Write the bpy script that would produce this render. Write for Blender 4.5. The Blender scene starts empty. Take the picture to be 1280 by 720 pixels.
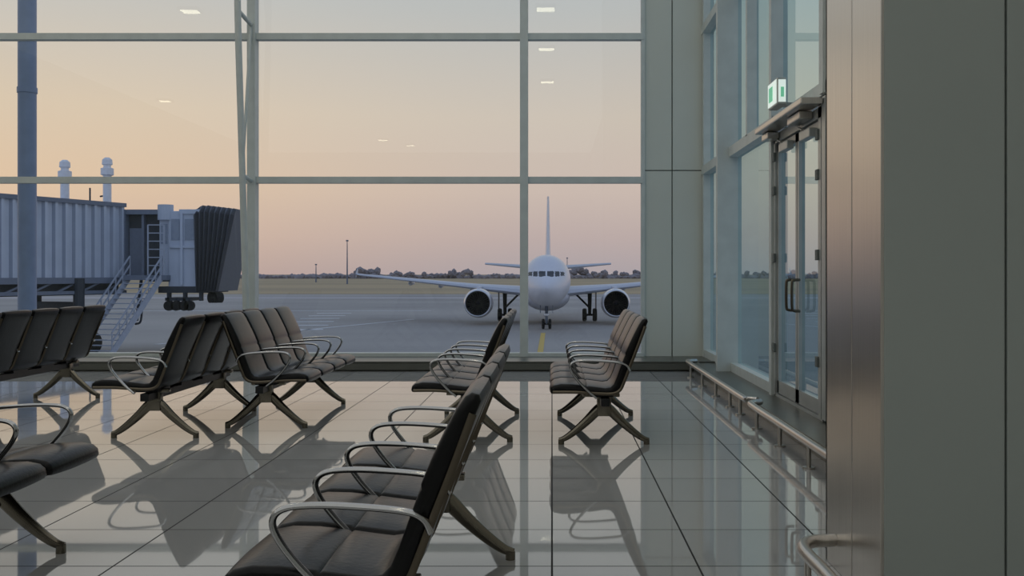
import bpy, bmesh, math, random
from mathutils import Vector, Matrix
random.seed(7)
scn = bpy.context.scene
scn.view_settings.view_transform = 'Standard'
scn.view_settings.look = 'None'

# ------------------------------------------------------------------ helpers
def lin(c):
    out = []
    for v in c:
        v = v/255.0
        out.append(v/12.92 if v <= 0.04045 else ((v+0.055)/1.055)**2.4)
    return (out[0], out[1], out[2], 1.0)

def mat(name, rgb, rough=0.5, metal=0.0, var=0.06, scale=6.0, spec=None, emis=None, estr=0.0, ior=None, bump=0.0, stretch=None, coat=0.0):
    m = bpy.data.materials.new(name); m.use_nodes = True
    nt = m.node_tree; b = nt.nodes['Principled BSDF']
    col = lin(rgb)
    tc = nt.nodes.new('ShaderNodeTexCoord'); nz = nt.nodes.new('ShaderNodeTexNoise')
    nz.inputs['Scale'].default_value = scale; nz.inputs['Detail'].default_value = 3
    if stretch:
        mp = nt.nodes.new('ShaderNodeMapping'); mp.inputs['Scale'].default_value = stretch
        nt.links.new(tc.outputs['Object'], mp.inputs['Vector']); nt.links.new(mp.outputs['Vector'], nz.inputs['Vector'])
    else:
        nt.links.new(tc.outputs['Object'], nz.inputs['Vector'])
    rp = nt.nodes.new('ShaderNodeValToRGB')
    rp.color_ramp.elements[0].position = 0.3; rp.color_ramp.elements[1].position = 0.7
    rp.color_ramp.elements[0].color = tuple(max(0, c*(1-var)) for c in col[:3])+(1,)
    rp.color_ramp.elements[1].color = tuple(min(1, c*(1+var)) for c in col[:3])+(1,)
    nt.links.new(nz.outputs['Fac'], rp.inputs['Fac']); nt.links.new(rp.outputs['Color'], b.inputs['Base Color'])
    b.inputs['Roughness'].default_value = rough; b.inputs['Metallic'].default_value = metal
    if spec is not None: b.inputs['Specular IOR Level'].default_value = spec
    if ior: b.inputs['IOR'].default_value = ior
    if coat: b.inputs['Coat Weight'].default_value = coat
    if emis:
        b.inputs['Emission Color'].default_value = lin(emis); b.inputs['Emission Strength'].default_value = estr
    if bump:
        bp = nt.nodes.new('ShaderNodeBump'); bp.inputs['Strength'].default_value = bump; bp.inputs['Distance'].default_value = 0.01
        nt.links.new(nz.outputs['Fac'], bp.inputs['Height']); nt.links.new(bp.outputs['Normal'], b.inputs['Normal'])
    return m

def glass_mat(name, tint, f0=0.045, fmax=0.9):
    m = bpy.data.materials.new(name); m.use_nodes = True
    nt = m.node_tree; nt.nodes.clear()
    out = nt.nodes.new('ShaderNodeOutputMaterial'); mx = nt.nodes.new('ShaderNodeMixShader')
    tr = nt.nodes.new('ShaderNodeBsdfTransparent'); gl = nt.nodes.new('ShaderNodeBsdfGlossy')
    lw = nt.nodes.new('ShaderNodeLayerWeight'); lw.inputs['Blend'].default_value = 0.5
    pw = nt.nodes.new('ShaderNodeMath'); pw.operation='POWER'; pw.inputs[1].default_value=5.0
    ma = nt.nodes.new('ShaderNodeMath'); ma.operation='MULTIPLY_ADD'; ma.inputs[1].default_value=fmax-f0; ma.inputs[2].default_value=f0
    nt.links.new(lw.outputs['Facing'],pw.inputs[0]); nt.links.new(pw.outputs[0],ma.inputs[0])
    tr.inputs['Color'].default_value = tint; gl.inputs['Roughness'].default_value = 0.0
    gl.inputs['Color'].default_value = (0.93, 1, 1, 1)
    nt.links.new(ma.outputs[0], mx.inputs[0]); nt.links.new(tr.outputs[0], mx.inputs[1]); nt.links.new(gl.outputs[0], mx.inputs[2])
    nt.links.new(mx.outputs[0], out.inputs['Surface'])
    return m

def empty(name, loc=(0,0,0), rot=0.0):
    e = bpy.data.objects.new(name, None); scn.collection.objects.link(e)
    e.location = loc; e.rotation_euler = (0,0,rot); e.empty_display_size = 0.2
    return e

def obj(name, me, parent=None, mats=None, loc=None):
    o = bpy.data.objects.new(name, me); scn.collection.objects.link(o)
    if mats:
        if not isinstance(mats, (list, tuple)): mats = [mats]
        if len(me.materials) == 0:
            for m in mats: me.materials.append(m)
    if parent: o.parent = parent
    if loc: o.location = loc
    return o

def new_bm(): return bmesh.new()
def finish(bm, name, smooth=False, angle=None):
    bmesh.ops.recalc_face_normals(bm, faces=bm.faces)
    me = bpy.data.meshes.new(name); bm.to_mesh(me); bm.free()
    if smooth:
        me.polygons.foreach_set('use_smooth', [True]*len(me.polygons))
        if angle is not None:
            try: me.set_sharp_from_angle(angle=math.radians(angle))
            except Exception: pass
    return me

def add_box(bm, lo, hi, bevel=0.0, mi=0):
    vs = [bm.verts.new((x,y,z)) for x in (lo[0],hi[0]) for y in (lo[1],hi[1]) for z in (lo[2],hi[2])]
    fs = []
    for idx in ((0,1,3,2),(4,6,7,5),(0,4,5,1),(2,3,7,6),(0,2,6,4),(1,5,7,3)):
        f = bm.faces.new([vs[i] for i in idx]); f.material_index = mi; fs.append(f)
    if bevel > 0:
        es = list({e for f in fs for e in f.edges})
        r = bmesh.ops.bevel(bm, geom=es, offset=bevel, segments=2, affect='EDGES', profile=0.6)
        for f in r['faces']: f.material_index = mi

def add_obox(bm, p0, p1, w, h, mi=0, up=(0,0,1)):
    p0=Vector(p0); p1=Vector(p1); d=(p1-p0).normalized(); u=Vector(up)
    s=d.cross(u)
    if s.length<1e-4: s=Vector((1,0,0))
    s.normalize(); u=s.cross(d).normalized()
    vs=[]
    for p in (p0,p1):
        for a,b in ((-1,-1),(1,-1),(1,1),(-1,1)):
            vs.append(bm.verts.new(p+s*(a*w/2)+u*(b*h/2)))
    for idx in ((0,1,2,3),(7,6,5,4),(0,4,5,1),(1,5,6,2),(2,6,7,3),(3,7,4,0)):
        f=bm.faces.new([vs[i] for i in idx]); f.material_index=mi

def add_tube(bm, pts, r, n=12, caps=True, mi=0, flat=(1,1), side=None):
    pts=[Vector(p) for p in pts]
    rs = r if isinstance(r,(list,tuple)) else [r]*len(pts)
    rings=[]; prev=None
    for i,p in enumerate(pts):
        if i==0: d=pts[1]-pts[0]
        elif i==len(pts)-1: d=pts[-1]-pts[-2]
        else: d=(pts[i+1]-pts[i]).normalized()+(pts[i]-pts[i-1]).normalized()
        d.normalize()
        if side is not None: a=Vector(side)
        elif prev is None:
            a=d.cross(Vector((0,0,1)))
            if a.length<1e-3: a=Vector((1,0,0))
        else: a=prev
        a=(a-d*a.dot(d)).normalized(); prev=a
        b=d.cross(a).normalized()
        rings.append([bm.verts.new(p+a*(math.cos(2*math.pi*k/n)*rs[i]*flat[0])+b*(math.sin(2*math.pi*k/n)*rs[i]*flat[1])) for k in range(n)])
    for i in range(len(rings)-1):
        for k in range(n):
            f=bm.faces.new((rings[i][k],rings[i][(k+1)%n],rings[i+1][(k+1)%n],rings[i+1][k])); f.material_index=mi
    if caps:
        for rg in (rings[0],rings[-1]):
            f=bm.faces.new(rg); f.material_index=mi

def spline(pts, sub=6):
    pts=[Vector(p) for p in pts]; out=[]
    P=[pts[0]*2-pts[1]]+pts+[pts[-1]*2-pts[-2]]
    for i in range(1,len(P)-2):
        for k in range(sub):
            t=k/sub; a,b,c,d=P[i-1],P[i],P[i+1],P[i+2]
            out.append(0.5*((2*b)+(c-a)*t+(2*a-5*b+4*c-d)*t*t+(3*b-a-3*c+d)*t**3))
    out.append(pts[-1]); return out

def lerp_tab(tab, s):
    for i in range(len(tab)-1):
        if s<=tab[i+1][0]:
            t=(s-tab[i][0])/(tab[i+1][0]-tab[i][0])
            return [tab[i][k]+(tab[i+1][k]-tab[i][k])*t for k in range(1,len(tab[0]))]
    return list(tab[-1][1:])

def add_lathe(bm, prof, origin, axis='y', n=40, mis=None):
    o=Vector(origin); rings=[]
    for (s,r) in prof:
        ring=[]
        for k in range(n):
            a=2*math.pi*k/n
            if axis=='y': v=Vector((math.cos(a)*r, s, math.sin(a)*r))
            elif axis=='x': v=Vector((s, math.cos(a)*r, math.sin(a)*r))
            else: v=Vector((math.cos(a)*r, math.sin(a)*r, s))
            ring.append(bm.verts.new(o+v))
        rings.append(ring)
    for i in range(len(rings)-1):
        for k in range(n):
            f=bm.faces.new((rings[i][k],rings[i][(k+1)%n],rings[i+1][(k+1)%n],rings[i+1][k]))
            if mis: f.material_index=mis[i]
    return rings

# ------------------------------------------------------------------ materials
M_leather = mat('black_leather', (10,10,11), rough=0.30, var=0.2, scale=60, bump=0.10, spec=0.24)
M_chrome  = mat('polished_aluminium', (180,180,180), rough=0.12, metal=1.0, var=0.04)
M_leg     = mat('cast_bronze_metal', (120,114,102), rough=0.22, metal=1.0, var=0.05)
M_edge    = mat('seat_edge_metal', (104,96,84), rough=0.3, metal=1.0)
M_dark    = mat('dark_metal', (24,25,27), rough=0.4, metal=0.3)
M_rubber  = mat('rubber', (18,18,19), rough=0.8)
M_frame   = mat('window_frame_paint', (198,204,200), rough=0.45)
M_frame2  = mat('door_frame_metal', (178,181,177), rough=0.35, metal=0.4)
M_panel   = mat('wall_panel_paint', (205,208,198), rough=0.4, var=0.02, scale=1.0)
M_panelD  = mat('wall_panel_seam', (96,102,98), rough=0.6)
M_colpan  = mat('column_panel_paint', (160,167,162), rough=0.5, var=0.02, scale=1.0)
M_steel   = mat('brushed_stainless', (200,195,188), rough=0.28, metal=1.0, var=0.05, scale=3, stretch=(40,40,0.6))
M_kerb    = mat('kerb_bronze', (92,92,84), rough=0.35, metal=0.3)
M_ceil    = mat('ceiling_fill_glow', (220,222,220), rough=0.9, var=0.02, emis=(250,251,250), estr=0.42)  # glow added to the ceiling to brighten the hall
M_wall    = mat('wall_paint', (200,202,198), rough=0.8, var=0.02)
M_glassB  = glass_mat('window_glass', (0.965,0.965,0.96,1), 0.045)
M_glassR  = glass_mat('tinted_glass', (0.50,0.66,0.67,1), 0.06)
M_white   = mat('aircraft_white', (222,222,228), rough=0.3, var=0.02)
M_wing    = mat('aircraft_wing_grey', (198,201,210), rough=0.35, var=0.02)
M_cock    = mat('cockpit_glass', (28,32,44), rough=0.1)
M_lip     = mat('engine_lip', (225,225,228), rough=0.25, metal=0.6)
M_fan     = mat('fan_titanium', (70,72,80), rough=0.4, metal=0.6)
M_fanD    = mat('engine_inside', (14,14,17), rough=0.8)
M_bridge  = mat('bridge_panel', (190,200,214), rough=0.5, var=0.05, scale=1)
M_bridgeS = mat('bridge_panel_shaded', (150,160,176), rough=0.5, var=0.05, scale=1)  # darker copy of the panel paint: rib flank shading put into colour
M_stair   = mat('stair_metal', (170,178,192), rough=0.5)
M_bridge2 = mat('bridge_trim', (112,122,138), rough=0.5)
M_bridgeD = mat('bridge_dark', (44,52,62), rough=0.6)
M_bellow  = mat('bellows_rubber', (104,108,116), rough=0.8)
M_bellowD = mat('bellows_shaded', (62,65,72), rough=0.8)  # every other fold face coloured darker to paint in its shading
M_pole    = mat('pole_paint', (122,144,180), rough=0.45)
M_beacon  = mat('beacon_white', (235,235,238), rough=0.4)
M_yel     = mat('line_yellow', (206,176,92), rough=0.8)
M_whiteln = mat('line_white', (212,212,212), rough=0.8)
M_tree    = mat('hazy_foliage', (146,138,140), rough=1.0, var=0.12, scale=0.05)  # distance haze mixed into the foliage colour
M_lamp    = mat('lamp_diffuser', (255,250,235), emis=(255,244,214), estr=8.0)
M_sign    = mat('exit_sign_green', (60,150,110), emis=(130,215,175), estr=0.5)
M_signw   = mat('exit_sign_white', (230,240,235), emis=(230,245,235), estr=0.6)

def floor_mat():
    m=bpy.data.materials.new('polished_floor_tile'); m.use_nodes=True; nt=m.node_tree; b=nt.nodes['Principled BSDF']
    tc=nt.nodes.new('ShaderNodeTexCoord'); br=nt.nodes.new('ShaderNodeTexBrick')
    br.offset=0.0; br.squash=1.0
    br.inputs['Scale'].default_value=1.0; br.inputs['Brick Width'].default_value=0.6; br.inputs['Row Height'].default_value=0.6
    br.inputs['Mortar Size'].default_value=0.0042; br.inputs['Mortar Smooth'].default_value=0.0
    br.inputs['Color1'].default_value=lin((174,174,172)); br.inputs['Color2'].default_value=lin((164,164,163)); br.inputs['Mortar'].default_value=lin((50,50,50))
    nt.links.new(tc.outputs['Object'],br.inputs['Vector']); nt.links.new(br.outputs['Color'],b.inputs['Base Color'])
    mr=nt.nodes.new('ShaderNodeMapRange'); mr.inputs['To Min'].default_value=0.028; mr.inputs['To Max'].default_value=0.6
    nt.links.new(br.outputs['Fac'],mr.inputs['Value']); nt.links.new(mr.outputs[0],b.inputs['Roughness'])
    mi=nt.nodes.new('ShaderNodeMapRange'); mi.inputs['To Min'].default_value=2.3; mi.inputs['To Max'].default_value=1.15
    nt.links.new(br.outputs['Fac'],mi.inputs['Value']); nt.links.new(mi.outputs[0],b.inputs['IOR'])
    return m
M_floor=floor_mat()

def ground_mat(name, c1, c2, scale, stretch):
    m=bpy.data.materials.new(name); m.use_nodes=True; nt=m.node_tree; b=nt.nodes['Principled BSDF']
    tc=nt.nodes.new('ShaderNodeTexCoord'); mp=nt.nodes.new('ShaderNodeMapping'); mp.inputs['Scale'].default_value=stretch
    nz=nt.nodes.new('ShaderNodeTexNoise'); nz.inputs['Scale'].default_value=scale; nz.inputs['Detail'].default_value=6
    rp=nt.nodes.new('ShaderNodeValToRGB'); rp.color_ramp.elements[0].position=.35; rp.color_ramp.elements[1].position=.65
    rp.color_ramp.elements[0].color=lin(c1); rp.color_ramp.elements[1].color=lin(c2)
    nt.links.new(tc.outputs['Object'],mp.inputs['Vector']); nt.links.new(mp.outputs[0],nz.inputs['Vector'])
    nt.links.new(nz.outputs['Fac'],rp.inputs['Fac']); nt.links.new(rp.outputs[0],b.inputs['Base Color'])
    b.inputs['Roughness'].default_value=0.8
    return m
M_apron=ground_mat('apron_concrete',(150,146,141),(168,163,157),0.06,(0.5,1,1))
M_field=ground_mat('dry_grass',(164,144,112),(188,164,124),0.02,(0.15,1,1))

# ------------------------------------------------------------------ world
w=bpy.data.worlds.new('dusk_sky'); scn.world=w; w.use_nodes=True; nt=w.node_tree
bg=nt.nodes['Background']; tc=nt.nodes.new('ShaderNodeTexCoord'); sp=nt.nodes.new('ShaderNodeSeparateXYZ')
nt.links.new(tc.outputs['Generated'],sp.inputs[0])
def ramp(stops):
    r=nt.nodes.new('ShaderNodeValToRGB'); e=r.color_ramp.elements
    while len(e)<len(stops): e.new(0.5)
    for i,(p,c) in enumerate(stops): e[i].position=p; e[i].color=lin(c)
    return r
rf=ramp([(0.0,(176,166,170)),(0.035,(192,175,172)),(0.08,(207,190,180)),(0.15,(208,197,184)),(0.25,(188,191,190)),(0.5,(156,173,194)),(1.0,(130,152,188))])
rw=ramp([(0.0,(200,170,156)),(0.035,(218,188,166)),(0.08,(230,201,170)),(0.15,(224,205,180)),(0.25,(200,198,192)),(0.5,(162,176,195)),(1.0,(130,152,188))])
rb=ramp([(0.0,(150,160,182)),(0.2,(172,184,206)),(0.5,(165,182,210)),(1.0,(130,152,188))])
for r in (rf,rw,rb): nt.links.new(sp.outputs['Z'],r.inputs[0])
mrx=nt.nodes.new('ShaderNodeMapRange'); mrx.interpolation_type='SMOOTHSTEP'
mrx.inputs['From Min'].default_value=0.05; mrx.inputs['From Max'].default_value=-0.5
nt.links.new(sp.outputs['X'],mrx.inputs['Value'])
m1=nt.nodes.new('ShaderNodeMix'); m1.data_type='RGBA'
nt.links.new(mrx.outputs[0],m1.inputs[0]); nt.links.new(rf.outputs[0],m1.inputs[6]); nt.links.new(rw.outputs[0],m1.inputs[7])
mry=nt.nodes.new('ShaderNodeMapRange'); mry.interpolation_type='SMOOTHSTEP'
mry.inputs['From Min'].default_value=0.5; mry.inputs['From Max'].default_value=-0.4
nt.links.new(sp.outputs['Y'],mry.inputs['Value'])
m2=nt.nodes.new('ShaderNodeMix'); m2.data_type='RGBA'
nt.links.new(mry.outputs[0],m2.inputs[0]); nt.links.new(m1.outputs[2],m2.inputs[6]); nt.links.new(rb.outputs[0],m2.inputs[7])
nt.links.new(m2.outputs[2],bg.inputs['Color']); bg.inputs['Strength'].default_value=1.0

# ------------------------------------------------------------------ camera (f = 1280px)
cam=bpy.data.cameras.new('camera'); co=bpy.data.objects.new('camera',cam); scn.collection.objects.link(co); scn.camera=co
cam.lens=36; cam.sensor_width=36; cam.sensor_fit='HORIZONTAL'
co.location=(0,0,1.2); co.rotation_euler=(math.pi/2,0,0)
cam.shift_x=-50/1280; cam.shift_y=-18/1280; cam.clip_end=6000; cam.clip_start=0.05

# ------------------------------------------------------------------ room shell
GY=13.6; RX=2.02; CEIL=7.5; LX=-15.0; BY=-26.0
def simple(name, boxes, m, bevel=0.0, parent=None):
    bm=new_bm()
    for lo,hi in boxes: add_box(bm,lo,hi,bevel)
    return obj(name, finish(bm,name), parent, m)
simple('floor',[((LX,BY,-0.3),(RX,GY+0.1,0))],M_floor)
simple('ceiling',[((LX,BY,CEIL),(RX+0.4,GY+0.1,CEIL+0.2))],M_ceil)
simple('wall_left',[((LX-0.2,BY,-0.3),(LX,GY+0.1,CEIL))],M_wall)
simple('wall_rear',[((LX,BY-0.2,-0.3),(RX+0.2,BY,CEIL))],M_wall)
simple('wall_right',[((RX,BY,-0.3),(RX+0.2,7.45,CEIL))],M_wall)
e=empty('wall_back')
simple('panel',[((1.21,GY-0.02,0.1),(1.585,GY+0.12,2.56)),((1.60,GY-0.02,0.1),(2.02,GY+0.12,2.56)),((1.21,GY-0.02,2.575),(1.585,GY+0.12,CEIL)),((1.60,GY-0.02,2.575),(2.02,GY+0.12,CEIL))],M_panel,parent=e)
simple('seam_backing',[((1.215,GY+0.0,0.05),(2.15,GY+0.1,CEIL))],M_panelD,parent=e)
simple('wall_facade_base',[((LX-0.2,GY-0.1,-3.1),(RX+0.2,GY+0.08,-0.3))],M_wall)

simple('baseboard_back',[((LX,12.62,0.0),(RX,GY+0.1,0.105)),((LX,12.55,0.02),(RX,12.62,0.10)),((LX,12.56,0.105),(RX,12.64,0.122))],M_kerb)
simple('baseboard_right',[((1.74,4.32,0.0),(RX+0.1,12.55,0.105)),((1.70,4.32,0.105),(1.78,12.55,0.122))],M_kerb)

# window 1 : main glazed wall
win=empty('window_1')
bm=new_bm(); 
f=bm.faces.new([bm.verts.new(v) for v in ((LX,GY+0.03,0.1),(1.21,GY+0.03,0.1),(1.21,GY+0.03,CEIL),(LX,GY+0.03,CEIL))])
obj('glass',finish(bm,'glass_back'),win,M_glassB)
bm=new_bm()
for hz in (2.44,4.34,6.24):
    add_box(bm,(LX,GY-0.06,hz-0.042),(1.21,GY+0.06,hz+0.042))
add_box(bm,(LX,GY-0.08,0.10),(1.21,GY+0.08,0.15))
for xx in (-0.37,-3.97,-7.57,-11.17):
    add_box(bm,(xx-0.053,GY-0.10,0.1),(xx+0.053,GY+0.08,CEIL))
add_box(bm,(1.18,GY-0.05,0.1),(1.23,GY+0.05,CEIL))
obj('mullions',finish(bm,'mullions_back'),win,M_frame)
for i,xx in enumerate((-3.97,-11.17)):
    bm=new_bm()
    ch=[(xx,13.33,0.12),(xx,13.22,1.5),(xx,13.08,3.0),(xx,12.93,4.6),(xx,12.9,6.0),(xx,12.95,CEIL)]
    add_tube(bm,spline(ch,6),0.042,14)
    for h in (2.44,4.5,6.3):
        add_tube(bm,[(xx,13.56,h-0.02),(xx,13.12 if h<3 else 12.95,h+0.03)],0.028,10)
    add_tube(bm,[(xx,13.5,4.45),(xx,13.13,2.5)],0.02,10)
    add_tube(bm,[(xx,12.95,4.5),(xx,13.5,6.3)],0.02,10)
    obj('truss_post_%d'%(i+1),finish(bm,'truss',True,40),win,M_frame)

# right glazed wall: window 2 (beyond door), window 3 (transom over the door)
def quad(bm,pts): bm.faces.new([bm.verts.new(p) for p in pts])
xg=RX+0.06
win2=empty('window_2')
bm=new_bm(); quad(bm,((xg,9.22,0.1),(xg,GY-.02,0.1),(xg,GY-.02,CEIL),(xg,9.22,CEIL)))
obj('glass',finish(bm,'glass_right'),win2,M_glassR)
bm=new_bm()
for hz in (2.56,4.42,6.3): add_box(bm,(RX-0.04,9.21,hz-0.055),(RX+0.1,GY-.02,hz+0.055))
add_box(bm,(RX-0.02,9.21,0.105),(RX+0.1,GY-.02,0.2))
for y0,w0,d0 in ((11.5,0.10,0.17),(9.255,0.09,0.05),(13.5,0.1,0.03)):
    add_box(bm,(RX-d0,y0-w0/2,0.105),(RX+0.1,y0+w0/2,CEIL))
add_box(bm,(RX-0.04,10.4,2.6),(RX+0.08,10.47,CEIL))
obj('mullions',finish(bm,'mullions_right'),win2,M_frame)
win3=empty('window_3')
bm=new_bm(); quad(bm,((xg,7.45,2.5),(xg,9.22,2.5),(xg,9.22,CEIL),(xg,7.45,CEIL)))
obj('glass',finish(bm,'glass_transom'),win3,M_glassR)
bm=new_bm()
for hz in (2.565,4.42,6.3): add_box(bm,(RX-0.03,7.45,hz-0.05),(RX+0.1,9.21,hz+0.05))
add_box(bm,(RX-.05,7.45,2.52),(RX+.1,7.56,CEIL))
obj('mullions',finish(bm,'mullions_transom'),win3,M_frame)

# door
door=empty('door_1')
bm=new_bm()
add_box(bm,(RX-0.03,7.58,0.125),(RX+0.08,7.66,2.5)); add_box(bm,(RX-0.03,9.14,0.125),(RX+0.08,9.2,2.5))
add_box(bm,(RX-0.03,7.46,0.125),(RX+0.08,7.56,2.5))
add_box(bm,(RX-0.03,7.58,2.36),(RX+0.08,9.2,2.44)); add_box(bm,(RX-0.02,7.58,0.106),(RX+0.08,9.2,0.13))
obj('frame',finish(bm,'door_frame'),door,M_frame2)
for i,(a,b) in enumerate(((7.67,8.385),(8.405,9.13))):
    bm=new_bm()
    x0,x1=RX-0.01,RX+0.04
    add_box(bm,(x0,a,0.14),(x1,a+0.05,2.35)); add_box(bm,(x0,b-0.05,0.14),(x1,b,2.35))
    add_box(bm,(x0,a,0.14),(x1,b,0.25)); add_box(bm,(x0,a,2.28),(x1,b,2.35))
    obj('leaf_frame_%d'%(i+1),finish(bm,'leaf'),door,M_frame2)
    bm=new_bm(); xm=RX+0.015
    quad(bm,((xm,a,0.2),(xm,b,0.2),(xm,b,2.3),(xm,a,2.3)))
    obj('leaf_glass_%d'%(i+1),finish(bm,'leafg'),door,M_glassR)
    yh = b-0.09 if i==0 else a+0.09
    bm=new_bm()
    add_tube(bm,spline([(x0,yh,1.15),(x0-0.05,yh,1.145),(x0-0.065,yh,1.12),(x0-0.065,yh,0.93),(x0-0.05,yh,0.9),(x0,yh,0.895)],5),0.012,12)
    obj('pull_handle_%d'%(i+1),finish(bm,'handle',True),door,M_edge)
    bm=new_bm()
    add_box(bm,(x0-0.06,a+0.1,2.24),(x0,a+0.42,2.31),0.008)
    add_obox(bm,(x0-0.05,a+0.35,2.325),(x0-0.02,b-0.1,2.38),0.02,0.012)
    obj('door_closer_%d'%(i+1),finish(bm,'closer'),door,M_frame2)
bm=new_bm()
add_box(bm,(RX-0.2,7.5,2.445),(RX-0.035,9.2,2.495),0.01)
add_box(bm,(RX-0.14,8.95,2.38),(RX-0.035,9.19,2.44),0.01); add_box(bm,(RX-0.14,7.8,2.38),(RX-0.035,8.2,2.44),0.01)
obj('header_track',finish(bm,'header'),door,M_steel)
bm=new_bm()
for h in (0.5,1.3,1.9,2.2):
    add_box(bm,(RX-0.045,9.13,h),(RX-0.02,9.2,h+0.08),0.006)
    add_box(bm,(RX-0.045,7.63,h),(RX-0.02,7.7,h+0.08),0.006)
obj('hinges',finish(bm,'hinges'),door,M_panelD)

# exit sign
ex=empty('exit_sign',(1.86,8.45,2.68))
bm=new_bm(); add_box(bm,(-0.04,-0.17,-0.11),(0.04,0.17,0.11),0.01); obj('housing',finish(bm,'sgn'),ex,M_frame2)
bm=new_bm(); add_box(bm,(-0.046,-0.155,-0.095),(-0.041,0.155,0.095)); add_box(bm,(-0.03,-0.176,-0.09),(0.03,-0.1705,0.09)); obj('light_face',finish(bm,'sgf'),ex,M_signw)
bm=new_bm()
add_box(bm,(-0.05,-0.03,-0.06),(-0.0465,0.10,0.06)); add_box(bm,(-0.012,-0.180,-0.05),(0.014,-0.1765,0.03))
obj('pictogram',finish(bm,'sgp'),ex,M_sign)
bm=new_bm(); add_box(bm,(0.04,-0.05,-0.10),(0.125,0.05,-0.075)); obj('bracket',finish(bm,'sgb'),ex,M_frame2)

# column (panel clad)
col=empty('column')
CX0,CY0,CY1=1.15,3.58,4.30
simple('core',[((CX0+0.015,CY0+0.015,0),(2.02,CY1-0.01,CEIL))],M_panelD,parent=col)
simple('front_panel',[((CX0+0.012,CY0,0.0),(1.583,CY0+0.02,CEIL)),((1.592,CY0,0.0),(2.02,CY0+0.02,CEIL))],M_colpan,0.003,parent=col)
simple('steel_cladding',[((CX0,CY0+0.004,0.0),(CX0+0.02,3.925,CEIL)),((CX0,3.935,0.0),(CX0+0.02,CY1,CEIL)),((CX0,CY1-0.02,0),(2.02,CY1,CEIL))],M_steel,0.003,parent=col)

# bumper rails
def rail(name,pts,posts):
    e=empty(name)
    zr=pts[0][2]
    bm=new_bm(); add_tube(bm,spline(pts,8),0.026,16); obj('tube',finish(bm,'rail',True,50),e,M_steel)
    bm=new_bm()
    for (x,y,x2) in posts:
        add_tube(bm,[(x,y,0.0),(x,y,zr-.01)],0.014,10); add_tube(bm,[(x,y,0),(x,y,0.012)],0.04,14)
    obj('posts',finish(bm,'posts',True,40),e,M_steel)
rail('bumper_rail',[(1.72,12.2,0.16),(1.64,12.15,0.16),(1.6,12.0,0.16),(1.6,10.5,0.16),(1.6,8.65,0.16),(1.61,8.5,0.16),(1.69,8.42,0.16)],[(1.6,y,0) for y in (11.8,10.9,10.0,9.2,8.7)])
rail('bumper_rail',[(1.69,8.3,0.16),(1.61,8.22,0.16),(1.58,8.05,0.16),(1.58,7.0,0.16),(1.58,5.2,0.16),(1.6,5.0,0.16),(1.69,4.9,0.16)],[(1.58,y,0) for y in (7.9,7.1,6.3,5.4)])
rail('bumper_rail',[(1.145,4.15,0.12),(1.04,4.12,0.12),(0.985,4.0,0.12),(0.985,3.7,0.12),(0.985,3.3,0.12),(1.0,3.16,0.12),(1.08,3.08,0.12),(1.3,3.05,0.12),(1.9,3.05,0.12),(2.0,3.05,0.12)],[(0.987,y,0) for y in (3.95,3.4)]+[(1.5,3.05,0)])

# ceiling lamps that show in the glass, plus added fill lamps
for x,y in ((-.15,3.1),(-.15,-1.2),(-.15,-6.1),(-8.6,2.9),(-14.0,-9.8),(-7.9,-20.6),(-6.9,-22.6),
            (-.2,8.5),(-4.4,8.5),(-8.6,8.5),(-12.5,8.5),(-.2,11.8),(-4.4,11.8),(-8.6,11.8)):  # these are added fill over the seats, kept out of the window reflections
    e=empty('ceiling_and_fill_lamp',(x,y,CEIL))
    bm=new_bm()
    for lo,hi in (((-.24,-.25,-.08),(.24,-.22,0)),((-.24,.22,-.08),(.24,.25,0)),((-.24,-.22,-.08),(-.21,.22,0)),((.21,-.22,-.08),(.24,.22,0))): add_box(bm,lo,hi)
    obj('housing',finish(bm,'lh'),e,M_frame)
    bm=new_bm(); add_box(bm,(-.21,-.22,-.06),(.21,.22,-.04)); obj('diffuser',finish(bm,'ld'),e,M_lamp)

# ------------------------------------------------------------------ seat rows
UP=[(-.378,.392),(-.372,.418),(-.35,.436),(-.30,.446),(-.22,.444),(-.135,.434),(-.125,.427),(-.115,.432),(-.05,.423),(0,.417),(.035,.422),(.058,.445),(.078,.49),(.103,.56),(.128,.628),(.137,.641),(.136,.656),(.163,.72),(.197,.79),(.228,.85),(.25,.883),(.268,.893)]
LO=[(.287,.888),(.292,.87),(.268,.81),(.234,.73),(.201,.65),(.168,.57),(.140,.49),(.120,.43),(.095,.388),(.055,.368),(0,.366),(-.08,.376),(-.2,.386),(-.30,.384),(-.35,.376),(-.37,.378)]
PROF=UP+LO
P_=0.475
def seat_mesh():
    bm=new_bm(); n=len(PROF)
    P=[Vector((p[0],0,p[1])) for p in PROF]
    nr=[]
    for i in range(n):
        d=(P[(i+1)%n]-P[i-1]).normalized(); nr.append(Vector((d.z,0,-d.x)))
    if nr[3].z<0: nr=[-v for v in nr]
    hw=P_/2-.012
    st=[(-hw,.018),(-hw+.003,.009),(-hw+.010,.002),(-hw+.02,0),(-.12,-.004),(0,-.006),(.12,-.004),(hw-.02,0),(hw-.010,.002),(hw-.003,.009),(hw,.018)]
    rings=[]
    for y,ins in st:
        rings.append([bm.verts.new(P[i]-nr[i]*ins+Vector((0,y,0))) for i in range(n)])
    for a in range(len(rings)-1):
        for i in range(n):
            bm.faces.new((rings[a][i],rings[a][(i+1)%n],rings[a+1][(i+1)%n],rings[a+1][i]))
    for rg in (rings[0],rings[-1]):
        bm.faces.new(rg)
    return finish(bm,'seat_shell',True,50)
ME_seat=seat_mesh(); ME_seat.materials.append(M_leather)
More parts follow.
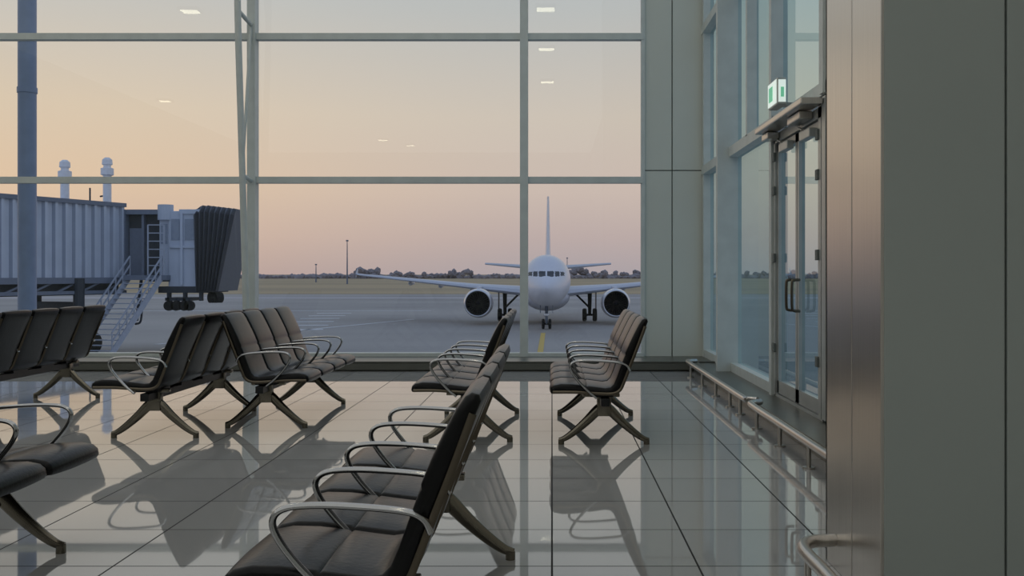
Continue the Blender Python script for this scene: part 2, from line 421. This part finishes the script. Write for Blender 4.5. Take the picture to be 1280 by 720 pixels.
def edge_mesh():
    bm=new_bm()
    path=[(-.36,.39),(-.2,.39),(-.05,.38),(.05,.38),(.10,.405),(.127,.46),(.165,.56),(.22,.70),(.272,.84)]
    for y in (-P_/2+.008,P_/2-.008):
        add_tube(bm,spline([(p[0],y,p[1]) for p in path],4),0.008,8,flat=(.7,1.3),side=(0,1,0))
    return finish(bm,'edge',True,50)
ME_edge=edge_mesh(); ME_edge.materials.append(M_edge)
def arm_mesh():
    bm=new_bm()
    path=[(.165,.535),(.145,.572),(.095,.592),(-.03,.604),(-.14,.607),(-.212,.598),(-.24,.568),(-.226,.522),(-.18,.46),(-.12,.40),(-.06,.35)]
    add_tube(bm,spline([(p[0],0,p[1]) for p in path],6),0.012,12,flat=(1.25,.75),side=(0,1,0))
    return finish(bm,'arm',True,60)
ME_arm=arm_mesh(); ME_arm.materials.append(M_chrome)
def leg_mesh():
    bm=new_bm()
    add_box(bm,(-.05,-.035,.20),(.05,.035,.345),0.012)
    add_box(bm,(-.15,-.03,.335),(.11,.03,.362),0.006)
    for s in (-1,1):
        pts=spline([(0,0,.27),(s*.05,0,.235),(s*.12,0,.165),(s*.2,0,.095),(s*.27,0,.045),(s*.315,0,.03)],5)
        rs=[.042-.026*(i/(len(pts)-1)) for i in range(len(pts))]
        add_tube(bm,pts,rs,12,flat=(.75,1),side=(0,1,0))
        add_tube(bm,[(s*.3,0,.0),(s*.3,0,.035)],0.021,14)
    return finish(bm,'leg',True,45)
ME_leg=leg_mesh(); ME_leg.materials.append(M_leg)
def seat_row(cx, y0, n=4, face=-1):
    L=n*P_; e=empty('airport_seat_row',(cx,y0+L/2,0),0 if face<0 else math.pi)
    for i in range(n):
        yc=-L/2+P_*(i+.5)
        obj('seat_%d'%(i+1),ME_seat,e,loc=(0,yc,0)); obj('seat_frame_%d'%(i+1),ME_edge,e,loc=(0,yc,0))
    for i in range(n+1):
        obj('armrest_%d'%(i+1),ME_arm,e,loc=(0,-L/2+P_*i,0))
    off=.22
    for k,yy in enumerate((-L/2+off, L/2-off)): obj('leg_%d'%(k+1),ME_leg,e,loc=(0,yy,0))
    bm=new_bm(); add_box(bm,(-.03,-L/2+.02,.29),(.03,L/2-.02,.345),0.006)
    for i in range(n):
        yc=-L/2+P_*(i+.5); add_box(bm,(-.1,yc-.12,.345),(.06,yc+.12,.372))
    obj('beam',finish(bm,'beam'),e,M_dark)
    return e
seat_row(-0.475,2.62)
seat_row(-0.60,7.08)
seat_row(0.365,6.98)
seat_row(-2.22,7.74,face=1)
seat_row(-2.90,7.26)
seat_row(-4.68,7.72,n=5)
seat_row(-2.41,2.72,face=1)

# ------------------------------------------------------------------ outside ground
G=-3.1
simple('apron_ground',[((-400,13.7,G-0.5),(500,214,G))],M_apron)
simple('grass_field',[((-4000,214,G-0.5),(4000,4500,G+0.02))],M_field)
e=empty('apron_marking')
bm=new_bm(); add_box(bm,(-.80,30,G),(-.48,74,G+.02)); 
obj('lead_in_line',finish(bm,'ln'),e,M_yel)
bm=new_bm()
for i in range(6):
    y=78+i*6.5
    x=(372+i*9-690)/1280*y
    add_obox(bm,(x-1.8,y,G+.012),(x+1.8,y+0.6,G+.012),1.0,0.02)
add_box(bm,(-60,118,G),(-14,118.8,G+.02))
add_obox(bm,(-24,62,G+.012),(-13,96,G+.012),.35,.02)
obj('hatching',finish(bm,'hatch'),e,M_whiteln)
simple('taxiway_strip',[((-180,176,G),(180,186,G+.015)),((-220,203,G),(220,205,G+.015))],mat('pale_concrete',(182,176,176),rough=.8))

# distant trees
bm=new_bm()
def blob(x,y,z,rx,rz):
    r=bmesh.ops.create_icosphere(bm,subdivisions=1,radius=1)
    for v in r['verts']:
        j=random.uniform(.8,1.2)
        v.co=Vector((x+v.co.x*rx*j,y+v.co.y*rx*j,max(G+.03,z+v.co.z*rz*j)))
def px2x(px,y): return (px-690)/1280*y
px=-60
while px<1250:
    y=random.uniform(860,930); h=random.uniform(1.6,3.4)
    blob(px2x(px,y),y,G+h*.5,random.uniform(3,6),h); px+=random.uniform(3,6)
for (a,b,hm,n) in ((446,470,11,9),(470,530,8,14),(535,560,6,6),(562,590,9,9),(600,660,5,10),(705,735,11,10),(735,802,8,18),(330,440,4,14),(880,1030,8,26),(280,330,4,8)):
    for i in range(n):
        y=random.uniform(860,930); h=hm*random.uniform(.6,1.05); x=px2x(random.uniform(a,b),y)
        for q in range(3): blob(x+random.uniform(-.2,.2)*h,y,G+h*random.uniform(.45,.75),h*random.uniform(.22,.36),h*.26)
        add_tube(bm,[(x,y,G+.03),(x,y,G+h*.5)],.4,5)
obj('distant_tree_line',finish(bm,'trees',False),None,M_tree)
for px,top,y in ((434,300,420),(709,322,600),(395,330,500)):
    e=empty('light_mast',(px2x(px,y),y,G+.02)); H=4.3+(342-top)*y/1280
    bm=new_bm(); add_tube(bm,[(0,0,0),(0,0,H)],[.35,.15],8); add_box(bm,(-.5,-.2,H-.6),(.5,.2,H),.05)
    obj('mast',finish(bm,'mast'),e,M_bridge2)

e=empty('lamp_pole',(px2x(34,15.2),15.2,G))
bm=new_bm(); add_tube(bm,[(0,0,0),(0,0,14)],.128,24); add_tube(bm,[(0,0,0),(0,0,.25)],.26,24)
add_tube(bm,[(0,0,6.98),(0,0,7.06)],.14,24)
obj('shaft',finish(bm,'pole',True,40),e,M_pole)

# ------------------------------------------------------------------ aircraft
pl=empty('passenger_airplane',(-.42,74,G+.025))
TAB=[(0,3.24,3.20,.02),(.06,3.45,2.98,.24),(.2,3.62,2.80,.42),(.5,3.86,2.56,.70),(1.0,4.12,2.30,1.0),(1.7,4.45,2.08,1.30),(2.3,4.88,1.95,1.50),(3.0,5.34,1.86,1.68),(4,5.64,1.79,1.80),(6,5.75,1.74,1.88),(8,5.78,1.74,1.9),(24,5.78,1.74,1.9),(28,5.78,2.1,1.85),(32,5.8,2.9,1.45),(35.5,5.65,4.0,.8),(37.5,5.4,4.9,.2)]
ss=[0,.02,.06,.12,.2]+[.2+.07*i for i in range(1,60)]; ss+= [ss[-1]+.5*i for i in range(1,8)]
while ss[-1]<37: ss.append(ss[-1]+1.0)
ss[-1]=37.5
def sm(s):
    if s<.3 or s>9: return lerp_tab(TAB,min(s,37.5))
    d=min(.45,s*.5); acc=[0,0,0]
    for k in range(-4,5):
        v=lerp_tab(TAB,s+d*k/4)
        for j in range(3): acc[j]+=v[j]/9
    return acc
bm=new_bm(); N=120; rings=[]
for s in ss:
    t,b,hw=sm(s); zc=(t+b)/2; rz=(t-b)/2
    rings.append([bm.verts.new((math.cos(2*math.pi*k/N)*hw,s,zc+math.sin(2*math.pi*k/N)*rz)) for k in range(N)])
for i in range(len(rings)-1):
    for k in range(N):
        f=bm.faces.new((rings[i][k],rings[i][(k+1)%N],rings[i+1][(k+1)%N],rings[i+1][k]))
        c=f.calc_center_median(); ax=abs(c.x)
        if 1.0<c.y<3.6 and 4.02+.06*ax<c.z<4.46-.10*max(0,ax-.6):
            if not(ax<.05 or .56<ax<.64 or .98<ax<1.05) and ax<1.35: f.material_index=1
bm.faces.new(rings[0]); bm.faces.new(rings[-1])
o=obj('fuselage',finish(bm,'fus',True,60),pl,[M_white,M_cock])
def foil(bm,secs,vertical=False):
    A=[(0,0),(.03,.045),(.12,.075),(.3,.09),(.55,.07),(.8,.035),(1,.004),(1,-.004),(.8,-.02),(.55,-.035),(.3,-.045),(.12,-.04),(.03,-.025)]
    if vertical: A=[(0,0),(.05,.04),(.3,.07),(.6,.045),(1,.004),(1,-.004),(.6,-.045),(.3,-.07),(.05,-.04)]
    rr=[]
    for (x,yl,c,z,t) in secs:
        if vertical: rr.append([bm.verts.new((q[1]*c*t,yl+q[0]*c,z)) for q in A])
        else: rr.append([bm.verts.new((x,yl+q[0]*c,z+q[1]*c*t)) for q in A])
    for i in range(len(rr)-1):
        for k in range(len(A)): bm.faces.new((rr[i][k],rr[i][(k+1)%len(A)],rr[i+1][(k+1)%len(A)],rr[i+1][k]))
    bm.faces.new(rr[0]); bm.faces.new(rr[-1])
for sd,nm in ((-1,'wing_left'),(1,'wing_right')):
    bm=new_bm()
    foil(bm,[(sd*.3,11.8,7.2,2.45,1.1),(sd*1.9,12.6,6.3,2.62,1.05),(sd*6.4,15.3,3.9,3.05,1.0),(sd*12,18.4,2.6,3.6,1.0),(sd*17.6,21.2,1.5,4.15,.9),(sd*17.9,21.5,1.1,4.25,.7)])
    for xx in (3.6,6.9,9.8,12.6):
        add_tube(bm,[(sd*xx,17.0+xx*.16,2.5+xx*.075),(sd*xx,18.3+xx*.16,2.3+xx*.085),(sd*xx,20+xx*.16,2.35+xx*.085),(sd*xx,21+xx*.12,2.5+xx*.09)],[.05,.2,.17,.04],8)
    add_obox(bm,(sd*17.85,21.4,4.05),(sd*17.95,22.8,4.6),.05,.4)
    obj(nm,finish(bm,nm,True,40),pl,M_wing)
    bm=new_bm(); foil(bm,[(sd*.3,31.2,3.8,4.75,1),(sd*6.7,34.8,1.6,5.3,1)]); obj('tailplane_'+('left' if sd<0 else 'right'),finish(bm,'tp',True,40),pl,M_wing)
    bm=new_bm(); o0=(sd*5.75,11.0,1.80)
    prof=[(1.0,.90),(.5,.90),(.15,.95),(.02,1.02),(.0,1.06),(.04,1.11),(.25,1.18),(.9,1.24),(1.8,1.22),(2.8,1.08),(3.5,.90),(3.5,.7),(4.4,.45),(4.4,.2),(5.0,.05)]
    add_lathe(bm,prof,o0,'y',48,[2,2,2,1,1,1,1,0,0,0,2,3,3,3])
    obj('engine_nacelle_'+('left' if sd<0 else 'right'),finish(bm,'eng',True,50),pl,[M_white,M_lip,M_fanD,M_fan])
    bm=new_bm()
    add_lathe(bm,[(.95,.9),(.96,.01)],o0,'y',48,[1])
    add_lathe(bm,[(.45,.01),(.55,.1),(.75,.2),(.92,.27)],o0,'y',24,[0]*3)
    for k in range(26):
        a=2*math.pi*k/26; c=Vector((math.cos(a),0,math.sin(a))); t=Vector((-math.sin(a),0,math.cos(a))); O=Vector(o0)
        f=bm.faces.new([bm.verts.new(O+p) for p in (c*.25+Vector((0,.72,0))-t*.03,c*.88+Vector((0,.70,0))-t*.06,c*.88+Vector((0,.9,0))+t*.07,c*.25+Vector((0,.9,0))+t*.03)]); f.material_index=0
    obj('engine_fan_'+('left' if sd<0 else 'right'),finish(bm,'fan'),pl,[M_fan,M_fanD])
    bm=new_bm()
    add_obox(bm,(sd*5.75,12.0,2.98),(sd*5.75,17.5,2.95),.32,.35); 
    obj('pylon_'+('left' if sd<0 else 'right'),finish(bm,'pyl'),pl,M_white)
    bm=new_bm(); gx=sd*3.8
    add_tube(bm,[(gx,17.9,.5),(gx,17.7,2.7)],[.14,.2],12); add_tube(bm,[(gx,17.9,1.2),(gx-sd*1.3,17.7,2.5)],.09,8)
    add_tube(bm,[(gx-.5,17.9,.58),(gx+.5,17.9,.58)],.1,10)
    for wx in (-.46,.46):
        add_lathe(bm,[(-.2,.05),(-.2,.32),(-.19,.5),(-.1,.58),(.1,.58),(.19,.5),(.2,.32),(.2,.05)],(gx+wx,17.9,.58),'x',24,[1,0,0,0,0,0,1])
    add_box(bm,(gx+sd*.55-.03,17.2,1.0),(gx+sd*.55+.03,18.7,2.6),.01,mi=2)
    obj('main_gear_'+('left' if sd<0 else 'right'),finish(bm,'mg',True,40),pl,[M_rubber,M_bridge2,M_dark])
bm=new_bm()
add_tube(bm,[(0,5.1,.4),(0,4.9,2.0)],[.1,.13],12,mi=1); add_tube(bm,[(-.3,5.1,.39),(.3,5.1,.39)],.07,8)
add_tube(bm,[(0,5.0,1.1),(0,6.3,1.9)],.06,8)
for wx in (-.26,.26):
    add_lathe(bm,[(-.12,.05),(-.12,.2),(-.11,.33),(-.06,.39),(.06,.39),(.11,.33),(.12,.2),(.12,.05)],(wx,5.1,.39),'x',24,[1,0,0,0,0,0,1])
for sd in (-1,1): add_box(bm,(sd*.48-.02,4.3,1.25),(sd*.48+.02,6.2,1.95),.005,mi=1)
add_box(bm,(-.2,4.75,1.0),(.2,4.85,1.2),.02,mi=2)
obj('nose_gear',finish(bm,'ng',True,40),pl,[M_rubber,M_bridge2,M_lip])
bm=new_bm(); foil(bm,[(0,29.3,6.6,5.5,.7),(0,31.3,5.2,7.0,.7),(0,35.0,2.6,12.5,.6)],True); obj('tail_fin',finish(bm,'fin',True,40),pl,M_white)
bm=new_bm(); add_lathe(bm,[(10.5,.1),(11.2,.8),(13,1.25),(18,1.25),(20.5,.7),(21.5,.1)],(0,0,2.35),'y',24)
for v in bm.verts: v.co.x*=1.55
obj('belly_fairing',finish(bm,'bf',True),pl,M_white)

# ------------------------------------------------------------------ jet bridge
jb=empty('jet_bridge')
def X(px,y): return (px-690)/1280*y
def Z(py,y): return 1.2+(342-py)*y/1280
A=Vector((X(155,57),57,0)); B=Vector((X(0,50),50,0)); d=(B-A).normalized(); C=B+d*14
nrm=Vector((-d.y,d.x,0)); 
if nrm.y>0: nrm=-nrm
zb,zt=.95,4.95
bm=new_bm(); L=(C-A).length; s=0; pts=[]
step=.62
while s<L:
    for (ds,off) in ((0,0),(.10,.14),(.26,.14),(.36,0)):
        pts.append(A+d*(s+ds)+nrm*off)
    s+=step
lo=[bm.verts.new((p.x,p.y,zb)) for p in pts]; hi=[bm.verts.new((p.x,p.y,zt)) for p in pts]
for i in range(len(pts)-1):
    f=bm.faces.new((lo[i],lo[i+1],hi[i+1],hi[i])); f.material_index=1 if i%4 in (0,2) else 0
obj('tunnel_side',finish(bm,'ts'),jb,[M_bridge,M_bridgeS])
bm=new_bm()
add_obox(bm,(A.x-nrm.x*1.6,A.y-nrm.y*1.6,(zb+zt)/2),(C.x-nrm.x*1.6,C.y-nrm.y*1.6,(zb+zt)/2),3.1,zt-zb-.02)
obj('tunnel_body',finish(bm,'tb'),jb,M_bridge)
bm=new_bm()
for zz,hh in ((zt+.05,.22),(zb-.12,.32),(zb-.75,.18)):
    add_obox(bm,(A.x+nrm.x*.05,A.y+nrm.y*.05,zz),(C.x+nrm.x*.05,C.y+nrm.y*.05,zz),.3,hh)
s=0
while s<L-1.5:
    p=A+d*s; p2=A+d*(s+1.5)
    add_obox(bm,(p.x,p.y,zb-.15),(p2.x,p2.y,zb-.75),.1,.1); s+=1.5
obj('tunnel_rails',finish(bm,'tr'),jb,M_bridge2)
bm=new_bm()
c0=A-nrm*1.6; add_obox(bm,(c0.x,c0.y,zb-.5),(C.x-nrm.x*1.6,C.y-nrm.y*1.6,zb-.5),2.4,.8)
for s in (3.2,9.0):
    for o_ in (.2,-3.0):
        p=A+d*s+nrm*o_
        add_tube(bm,[(p.x,p.y,G+.6),(p.x,p.y,zb)],.28,14)
    p=A+d*s+nrm*.2; p2=A+d*s-nrm*3.0
    add_obox(bm,(p.x,p.y,G+1.0),(p2.x,p2.y,G+1.0),.6,.5)
    add_obox(bm,(p.x,p.y,G+2.6),(p2.x,p2.y,G+2.6),.4,.4)
obj('undercarriage',finish(bm,'uc'),jb,M_bridgeD)
bm=new_bm()
for s in (3.2,9.0):
  for o_ in (.2,-3.0):
    for q_ in (-.7,.7):
        p=A+d*(s+q_)+nrm*o_
        add_tube(bm,[(p.x+nrm.x*.25,p.y+nrm.y*.25,G+.6),(p.x-nrm.x*.25,p.y-nrm.y*.25,G+.6)],.6,22)
obj('bogie_wheels',finish(bm,'bw',True,40),jb,M_rubber)
YC=57.0
bm=new_bm()
add_box(bm,(X(158,YC),YC+.4,Z(350,YC)),(X(200,YC),YC+3.4,Z(264,YC)))
obj('vestibule',finish(bm,'vb'),jb,M_bridgeD)
bm=new_bm()
add_box(bm,(X(152,YC),YC-.1,Z(268,YC)),(X(200,YC),YC+3.5,Z(262,YC)))
add_box(bm,(X(152,YC),YC-.2,Z(352,YC)),(X(158,YC),YC+.4,Z(262,YC)))
add_box(bm,(X(176,YC),YC+.1,Z(350,YC)),(X(179,YC),YC+.4,Z(268,YC)))
add_box(bm,(X(158,YC),YC-.9,Z(350,YC)),(X(215,YC),YC+.4,Z(344,YC)))
obj('vestibule_frame',finish(bm,'vf'),jb,M_bridge2)
bm=new_bm()
add_box(bm,(X(159,YC),YC+.3,Z(345,YC)),(X(175,YC),YC+.38,Z(285,YC)))
obj('vestibule_door',finish(bm,'vd'),jb,M_bridge2)
bm=new_bm()
add_box(bm,(X(212,YC),YC-.2,Z(360,YC)),(X(248,YC),YC+3.2,Z(264,YC)),.06)
add_box(bm,(X(200,YC),YC-.1,Z(345,YC)),(X(212,YC),YC+3,Z(270,YC)),.04)
add_box(bm,(X(228,YC),YC-.35,Z(356,YC)),(X(231,YC),YC-.2,Z(266,YC)))
add_box(bm,(X(214,YC),YC-.32,Z(310,YC)),(X(246,YC),YC-.2,Z(307,YC)))
add_box(bm,(X(226,YC),YC-.3,Z(268,YC)),(X(252,YC),YC+2.8,Z(262,YC)),.03)
add_tube(bm,[(X(207,YC),YC,Z(275,YC)),(X(207,YC),YC,Z(256,YC))],.42,18)
obj('cab',finish(bm,'cab'),jb,M_bridge)
bm=new_bm()
add_box(bm,(X(216,YC),YC-.24,Z(300,YC)),(X(226,YC),YC-.19,Z(274,YC)))
add_box(bm,(X(233,YC),YC-.24,Z(300,YC)),(X(245,YC),YC-.19,Z(274,YC)))
add_box(bm,(X(202,YC),YC-.14,Z(305,YC)),(X(210,YC),YC-.09,Z(280,YC)))
obj('cab_glazing',finish(bm,'cg'),jb,mat('cab_glass',(140,152,168),rough=.12))
bm=new_bm()
add_box(bm,(X(200,YC),YC-.25,Z(366,YC)),(X(262,YC),YC+3.3,Z(358,YC)))
add_box(bm,(X(192,YC),YC-.8,Z(352,YC)),(X(214,YC),YC-.1,Z(345,YC)))
for px in (212,232,252):
    add_box(bm,(X(px,YC)-.08,YC-.2,Z(376,YC)),(X(px,YC)+.08,YC+.1,Z(364,YC)))
add_box(bm,(X(208,YC),YC-.2,Z(376,YC)),(X(240,YC),YC+1.4,Z(372,YC)))
obj('cab_underframe',finish(bm,'cu'),jb,M_bridgeD)
bm=new_bm()
for px in (213,222,232,238):
    add_tube(bm,[(X(px,YC),YC-.3,Z(382,YC)),(X(px,YC),YC,Z(382,YC))],.28,16)
    add_tube(bm,[(X(px,YC),YC-.15,Z(382,YC)),(X(px,YC),YC-.15,Z(374,YC))],.06,8)
for px in (262,268): add_tube(bm,[(X(px,YC),YC,Z(372,YC)),(X(px,YC)+.3,YC+.3,Z(372,YC))],.3,14)
obj('service_rollers',finish(bm,'sr',True,40),jb,M_rubber)
# bellows canopy: accordion folds
bm=new_bm(); nf=8; rings=[]
for i in range(nf*2+1):
    t=i/(nf*2); o_=(.22 if i%2 else 0.0)
    xt=X(244,YC)+(X(295,YC)-X(244,YC))*t; xb=X(247,YC)+(X(275,YC)-X(247,YC))*t
    zt_=Z(258+6*max(0,t-.3)+(4 if t<.1 else 0),YC)+o_*.3
    zb_=Z(364,YC)
    rings.append([bm.verts.new(v) for v in ((xb,YC-.3-o_,zb_),(xt,YC-.3-o_,zt_-.35),(xt,YC+.0,zt_),(xt,YC+3.2,zt_),(xb,YC+3.2,zb_))])
for i in range(len(rings)-1):
    for k in range(5):
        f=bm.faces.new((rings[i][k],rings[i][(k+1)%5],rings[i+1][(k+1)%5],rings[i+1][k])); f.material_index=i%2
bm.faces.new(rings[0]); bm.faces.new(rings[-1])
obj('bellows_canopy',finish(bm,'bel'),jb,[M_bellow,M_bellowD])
# stairs
T0=Vector((X(203,56.2),56.2,Z(345,56.2))); F0=Vector((X(140,53.5),53.5,G+.12))
Wv=Vector((-1.9,.3,0))
bm=new_bm()
for off in (Vector((0,0,0)),Wv):
    add_obox(bm,T0+off,F0+off,.07,.3)
    for h in (1.1,.6):
        add_obox(bm,T0+off+Vector((0,0,h)),F0+off+Vector((0,0,h)),.07,.07)
    for i in range(8):
        p=T0.lerp(F0,i/7)+off; add_obox(bm,p,p+Vector((0,0,1.1)),.05,.05)
ns=15
for i in range(ns):
    p=T0.lerp(F0,(i+.5)/ns)
    add_obox(bm,p,p+Wv,.28,.05)
for px,py0 in ((192,282),(212,282)):
    add_obox(bm,(X(px,YC),YC-.8,Z(348,YC)),(X(px,YC),YC-.8,Z(py0,YC)),.07,.07)
for py in (282,292,302,312,322,332):
    add_obox(bm,(X(192,YC),YC-.8,Z(py,YC)),(X(212,YC),YC-.8,Z(py,YC)),.05,.05)
obj('service_stairs',finish(bm,'st'),jb,M_stair)
bm=new_bm()
add_obox(bm,(X(182,YC),YC-.6,Z(350,YC)),(X(180,YC),YC-1.0,Z(400,YC)),.12,.12)
add_tube(bm,spline([(X(180,YC),YC-1.0,Z(372,YC)),(X(186,YC),YC-1.0,Z(376,YC)),(X(185,YC),YC-1.0,Z(400,YC)),(X(178,YC),YC-1.0,Z(404,YC))],4),.06,8)
obj('cable_arm',finish(bm,'ca'),jb,M_bridgeD)
def beacon(px,ytop,ybot,y):
    bm=new_bm(); x=X(px,y)
    z0,z1=Z(ybot,y),Z(ytop,y)
    add_lathe(bm,[(z0,.22),(z1-1.0,.22),(z1-.95,.34),(z1-.6,.34),(z1-.55,.2),(z1-.42,.2),(z1-.38,.28),(z1-.12,.26),(z1,.12),(z1+.01,.01)],(x,y,0),'z',20)
    obj('beacon_post',finish(bm,'bc',True,35),jb,M_beacon)
beacon(81,200,252,54); beacon(134,197,330,56.3)
bm=new_bm()
for px,t,bt in ((117,240,258),(97,232,256),(122,244,258)): add_tube(bm,[(X(px,56),57.5,Z(bt,56)),(X(px,56),57.5,Z(t,56))],.05,6)
add_tube(bm,[(X(110,56),57.5,Z(243,56)),(X(122,56),57.5,Z(241,56))],.05,6)
obj('antennas',finish(bm,'an'),jb,M_bridgeD)
